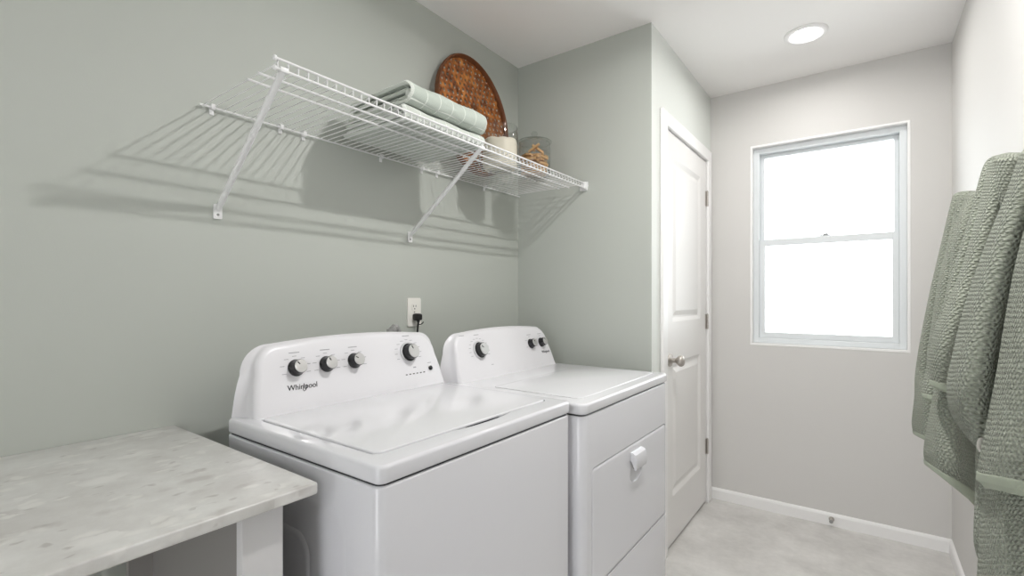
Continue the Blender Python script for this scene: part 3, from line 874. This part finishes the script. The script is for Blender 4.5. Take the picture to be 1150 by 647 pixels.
# woven bottom: three families of cane strips that leave small six-sided gaps
b = nb()
sp, wd = .0255, .0142
ea, eb = ta-.009, tb-.009
for fam, ang in enumerate((0, 60, 120)):
    a = math.radians(ang+8); d = (math.cos(a), math.sin(a)); nrm = (-math.sin(a), math.cos(a))
    m_ = int(.30/sp)
    for k in range(-m_, m_+1):
        c = (k+.5*(fam == 2))*sp+random.uniform(-.0012, .0012)
        # chord of the ellipse
        A = (d[0]/ea)**2+(d[1]/eb)**2; B = 2*c*(d[0]*nrm[0]/ea**2+d[1]*nrm[1]/eb**2); Cc = c*c*((nrm[0]/ea)**2+(nrm[1]/eb)**2)-1
        D = B*B-4*A*Cc
        if D <= 0: continue
        s0, s1 = (-B-math.sqrt(D))/(2*A), (-B+math.sqrt(D))/(2*A)
        w = wd*random.uniform(.86, 1.08)/2
        steps = max(2, int((s1-s0)/.012)); rr = []
        ph = random.random()*6
        for i in range(steps+1):
            s = s0+(s1-s0)*i/steps
            h = .006+fam*.0016+.0012*math.sin(s*2*PI/.034+ph+k*PI)
            rr.append([P(d[0]*s+nrm[0]*(c+q*w), d[1]*s+nrm[1]*(c+q*w), h+(.0008 if abs(q) < .5 else 0)+o_) for q, o_ in ((-1, 0), (0, .0006), (1, 0), (0, -.0010))])
        loft(b, rr, cap=True)
n_cane = len(b.faces)
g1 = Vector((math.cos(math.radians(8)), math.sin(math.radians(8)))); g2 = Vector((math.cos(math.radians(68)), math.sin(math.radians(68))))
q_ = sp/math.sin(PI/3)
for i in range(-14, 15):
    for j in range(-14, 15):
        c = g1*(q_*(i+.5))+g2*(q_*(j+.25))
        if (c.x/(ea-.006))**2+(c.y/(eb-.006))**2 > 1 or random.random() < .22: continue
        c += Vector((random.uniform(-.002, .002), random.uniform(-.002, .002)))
        lathe(b, [(.0003, 0), (.0021, .0006), (.0026, .0018), (.0016, .0032), (.0003, .0036)], P(c.x, c.y, .0095), tn, 7)  # added near-white bumps imitating bright spots of light at the gaps
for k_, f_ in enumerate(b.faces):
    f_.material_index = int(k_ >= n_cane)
base_ = O('woven_base', b, M['cane'], tray)
base_.data.materials.append(M['light_dot'])

# ------------------------------------------------------------------ jars
def jar(name, label, x, y, r, h, lid):
    t = thing(name, label, 'jar', (x, y, DT+.0008))
    z = DT+.0008
    b = nb()
    w = .0035
    lathe(b, [(.001, .001), (r-.010, 0), (r-.003, .003), (r, .010), (r, h-.03), (r-.002, h-.015), (r-.001, h-.004), (r-.002, h), (r-w-.001, h), (r-w-.002, h-.015), (r-w, h-.03), (r-w, .013), (r-w-.006, .007), (.001, .006)], (x, y, z), n=48, cap=False)
    O('glass_body', b, M['jar_glass'], t, angle=50)
    if lid:
        b = nb()
        lathe(b, [(.001, h+.0008), (r+.002, h+.0008), (r+.006, h+.002), (r+.006, h+.005), (r, h+.009), (r-.02, h+.016), (.014, h+.020), (.008, h+.025), (.009, h+.032), (.015, h+.040), (.015, h+.045), (.010, h+.051), (.001, h+.052)], (x, y, z), n=48, cap=False)
        O('glass_lid', b, M['jar_glass'], t, angle=50)
    return t, z
J1 = (-1.268, 1.642, .078, .186); J2 = (-1.205, 1.815, .0715, .152)
jar('storage_jar', 'open glass jar of cream powder next to the folded towels', *J1, False)
jar('storage_jar', 'lidded glass jar of wooden clothespins at the shelf end', *J2, True)
x, y, r, h = J1; z = DT+.0008
b = nb()
N = 40; q = r-.0042
rings = [[(x+q*s*math.cos(2*PI*k/N), y+q*s*math.sin(2*PI*k/N), z+hh) for k in range(N)] for s, hh in ((.01, .0068), (.90, .0068), (1, .014))]
for s, base in ((1, .118), (.93, .126), (.75, .133), (.5, .137), (.25, .139), (.01, .140)):
    rings.append([(x+q*s*math.cos(2*PI*k/N), y+q*s*math.sin(2*PI*k/N), z+base+.004*math.sin(3*2*PI*k/N+1)*s+.002*math.sin(7*2*PI*k/N)) for k in range(N)])
loft(b, rings, cap=True)
tag(O('laundry_powder', b, M['powder'], loc=(x, y, z+.007)), 'cream powder filling the open glass jar', 'laundry powder', kind='stuff')

def peg_mesh():
    b = nb()
    L = .060
    for s in (1, -1):
        prof = [(-L/2, .0012), (-L/2, .0042), (-.012, .0058), (.0, .0055), (.010, .0058), (L/2-.003, .0050), (L/2, .0036), (L/2, .0006), (.02, .0008), (.016, .0018), (.012, .0006), (-.004, .0006)]
        prism(b, [(a, s*c) for a, c in prof], (0, 0, -.0045), (1, 0, 0), (0, 1, 0), (0, 0, 1), .009)
    tube(b, [(.004, 0, -.0055), (.004, 0, .0055)], .0024, 8)
    bmesh.ops.recalc_face_normals(b, faces=b.faces[:])
    me = bpy.data.meshes.new('clothespin'); b.to_mesh(me); b.free(); me.materials.append(M['peg'])
    return me
pm = peg_mesh()
x, y, r, h = J2
first = None
zz = DT+.0008+.0125
lay = 0
while zz < DT+.108:
    ang = lay*1.1+random.uniform(-.2, .2)
    R_ = r-.0055
    for k in range(-5, 6):
        c = k*.0126+random.uniform(-.0004, .0004)
        half = R_**2-(abs(c)+.0066)**2
        if half <= 0: continue
        half = math.sqrt(half)
        if half < .0308: continue
        sl = random.uniform(-1, 1)*max(0, half-.0308)
        if zz > DT+.092 and random.random() < .4: continue
        if first is None: o = first = bpy.data.objects.new('clothespin', pm)
        else: o = first.copy()
        COL.objects.link(o)
        o.location = (x+math.cos(ang)*sl-math.sin(ang)*c, y+math.sin(ang)*sl+math.cos(ang)*c, zz)
        o.rotation_euler = (0, 0, ang+(PI if random.random() < .5 else 0))
        tag(o, 'wooden clothespin in the lidded glass jar', 'clothespin', 'clothespins in the glass jar')
    zz += .0098; lay += 1
for k, (ang, dx_, dy_, tilt) in enumerate(((.3, .004, -.010, .75), (2.2, -.010, .012, .62), (4.1, .010, .012, .68))):
    o = first.copy(); COL.objects.link(o)
    o.location = (x+dx_, y+dy_, zz+.018); o.rotation_euler = (0, -tilt*.75, ang)
    tag(o, 'wooden clothespin in the lidded glass jar', 'clothespin', 'clothespins in the glass jar')

# ------------------------------------------------------------------ towels hanging on the right wall
FW = Vector((-math.sin(YAW), math.cos(YAW), 0)); RT = Vector((math.cos(YAW), math.sin(YAW), 0))
def at(u, v, yy):
    """Room point on the vertical plane y = yy that the sight line of photograph pixel (u, v) meets."""
    d = FW+RT*((u-575)/FPX)+Vector((0, 0, 1))*((CY-v)/FPX)
    k = yy/d.y
    return (d.x*k, yy, CAMZ+d.z*k)

XW = XR-.02
def roll(rows, top=None, slope=0, back=.06, bul=.75):
    """Control net of one hanging fold. rows: (v, left u, right u, y) down the fold, read off the photograph;
    each row runs from the wall behind, round the rounded front of the fold, and back to the wall."""
    net = []
    n = len(rows)
    for i, (v, ul, ur, y) in enumerate(rows):
        w = (ur-ul)/FPX*y
        dep = min(.085, max(.012, w*bul))
        vv = lambda u: v+slope*(u-ul)*(i/(n-1))**4
        L = at(ul, v, y)
        pts = [(XW, y+back+.04, L[2]), (L[0]+(XW-L[0])*.5, y+back*.8, L[2]), (L[0]+.01, y+.022, L[2]), L]
        for q, d in ((.18, .72), (.5, 1.0), (.82, .40)):
            u = ul+(ur-ul)*q; pts.append(at(u, vv(u), y-dep*d))
        R_ = at(ur, vv(ur), y+.030)
        pts.append(R_)
        pts.append((R_[0]+(XW-R_[0])*.6, y+.05, R_[2])); pts.append((XW, y+.05, R_[2]))
        net.append(pts)
    if top:
        h = np.array(top)
        for f, dz in ((.45, .004), (.85, .004)):
            net.insert(0, [tuple(np.array(p)*(1-f)+h*f+np.array((0, 0, dz))) for p in net[0]] if f < .5 else [tuple(np.array(p)*(1-f)+h*f) for p in net[1]])
    return net

def hook(t, y, z):
    b = nb(); lathe(b, [(.001, 0), (.018, 0), (.018, .004), (.012, .006), (.001, .006)], (XR, y, z), (-1, 0, 0), 20)
    return b

def hanging(label, hk, layers, ds, loop=None):
    """layers: (net, thickness, has a hem band)."""
    t = thing('hanging_towel', label, 'towel', (XR-.05, hk[1], hk[2]), 'towels hanging on the right wall')
    parts, hems = [], []
    for i, (net, th, hem) in enumerate(layers):
        parts.append(sheet_mesh('s', net, th, ds, uvshift=(i*.37, i*.21), flat_uv=True))
        if hem:
            C = crom(np.array(net), 400)
            d = np.linalg.norm(np.diff(C, axis=0), axis=2).mean(1)[::-1].cumsum()
            k = 399-int(np.searchsorted(d, hem)); C = C[[k, (k+399)//2, 399]]
            hems.append(sheet_mesh('h', C, th+.0020, ds, flat_uv=True))
    O('cloth', mesh_from('cloth', parts), M['terry'], t, angle=80)
    for h in hems:
        o = O('hem', mesh_from('hem', [h]), M['hem'], t, angle=80); o['label'] = 'smooth sage hem band'
    if loop:
        p = Vector(at(*loop)); b = nb()
        tube(b, [p+Vector((.006*math.cos(a)*.8, -.002, .011*math.sin(a))) for a in [2*PI*k/14 for k in range(15)]], .0028, 6)
        lo = O('hanging_loop', b, M['tag'], t); lo['label'] = 'small white fabric loop'
    return t

# far towel
T1a = [(219, 1074, 1081, 2.09), (228, 1070, 1077, 2.08), (274, 1059, 1068, 2.07), (325, 1047, 1056, 2.05), (380, 1036, 1048, 2.04), (420, 1030, 1044, 2.03), (446, 1029, 1060, 2.03), (474, 1026, 1064, 2.03), (487, 1028, 1064, 2.03)]
T1b = [(219, 1079, 1091, 2.05), (231, 1075, 1086, 2.04), (274, 1066, 1076, 2.02), (314, 1056, 1071, 1.99), (358, 1049, 1065, 1.97), (400, 1043, 1060, 1.96), (440, 1042, 1058, 1.95)]
T1c = [(219, 1088, 1102, 2.02), (226, 1084, 1100, 2.01), (259, 1073, 1091, 1.97), (305, 1068, 1078, 1.94), (360, 1060, 1072, 1.92), (410, 1056, 1070, 1.91)]
hanging('sage waffle towel hanging nearest the window, farthest from the camera', (XR, 2.06, 1.54),
        [(roll(T1a, (XR-.05, 2.06, 1.545), .5), .011, .012), (roll(T1b, (XR-.05, 2.06, 1.545)), .011, 0), (roll(T1c, (XR-.05, 2.06, 1.545)), .011, 0)], .005)
# middle towel
T2s = [(181, 1111, 1119, 1.66), (200, 1103, 1112, 1.65), (250, 1090, 1100, 1.63), (294, 1076, 1087, 1.62), (345, 1061, 1070, 1.60), (372, 1052, 1061, 1.59), (400, 1046, 1056, 1.59), (430, 1040, 1056, 1.58), (446, 1039, 1058, 1.58)]
T2l = [(200, 1112, 1146, 1.62), (250, 1100, 1130, 1.60), (320, 1080, 1104, 1.56), (380, 1062, 1088, 1.53), (440, 1052, 1080, 1.51), (480, 1045, 1092, 1.50), (505, 1041, 1100, 1.50), (521, 1042, 1100, 1.50)]
T2m = [(182, 1115, 1150, 1.56), (190, 1112, 1147, 1.55), (225, 1104, 1136, 1.53), (262, 1095, 1121, 1.51), (310, 1080, 1104, 1.49), (360, 1059, 1088, 1.46), (397, 1048, 1079, 1.45), (432, 1048, 1075, 1.45)]
T2t = [(178, 1118, 1160, 1.49), (184, 1118, 1158, 1.48), (210, 1121, 1146, 1.47), (228, 1125, 1140, 1.47), (240, 1130, 1138, 1.47)]
hk2 = (XR-.05, 1.58, 1.548)
hanging('sage waffle towel hanging in the middle, between the other two', (XR, 1.58, 1.54),
        [(roll(T2s, hk2, .3), .011, .010), (roll(T2l, None, .80, bul=.45), .012, .013), (roll(T2m, hk2, .35, bul=.6), .012, .011), (roll(T2t, hk2, .4, bul=.3), .010, .010)], .004)
# near towel
T3a = [(168, 1156, 1188, 1.14), (177, 1150, 1182, 1.13), (222, 1134, 1168, 1.12), (277, 1112, 1154, 1.10), (345, 1089, 1141, 1.08), (406, 1074, 1131, 1.06), (437, 1069, 1126, 1.05), (462, 1073, 1121, 1.04), (480, 1084, 1120, 1.03), (498, 1098, 1113, 1.03)]
T3b = [(150, 1200, 1290, 1.04), (200, 1178, 1280, 1.02), (250, 1160, 1275, 1.00), (300, 1147, 1270, .98), (360, 1136, 1262, .96), (418, 1127, 1255, .94), (464, 1118, 1250, .93), (504, 1110, 1245, .92), (527, 1106, 1242, .92), (541, 1105, 1240, .92)]
T3c = [(440, 1110, 1125, 1.06), (500, 1101, 1118, 1.05), (545, 1100, 1116, 1.04), (599, 1098, 1114, 1.03), (615, 1099, 1114, 1.03), (630, 1103, 1114, 1.03)]
T3d = [(470, 1120, 1240, 1.03), (544, 1111, 1236, 1.01), (590, 1107, 1233, 1.00), (647, 1104, 1230, .99), (720, 1102, 1226, .98), (760, 1103, 1226, .98)]
hk3 = (XR-.05, 1.12, 1.60)
hanging('sage waffle towel hanging nearest the camera, cut by the right edge of the view', (XR, 1.10, 1.60),
        [(roll(T3c), .010, 0), (roll(T3d, None, 0, bul=.35), .012, 0), (roll(T3a, hk3, 0, bul=.7), .013, 0), (roll(T3b, hk3, .22, bul=.35), .013, .014)], .004, (1104, 500, .995))

# ------------------------------------------------------------------ light from outside and exposure
w = bpy.data.worlds.new('sky'); S.world = w; w.use_nodes = True
bg = w.node_tree.nodes['Background']; bg.inputs[0].default_value = (.97, .985, 1, 1); bg.inputs[1].default_value = 4.5
S.view_settings.view_transform = 'Standard'; S.view_settings.look = 'None'
S.view_settings.exposure = .08; S.view_settings.gamma = 1; S.view_settings.use_curve_mapping = False
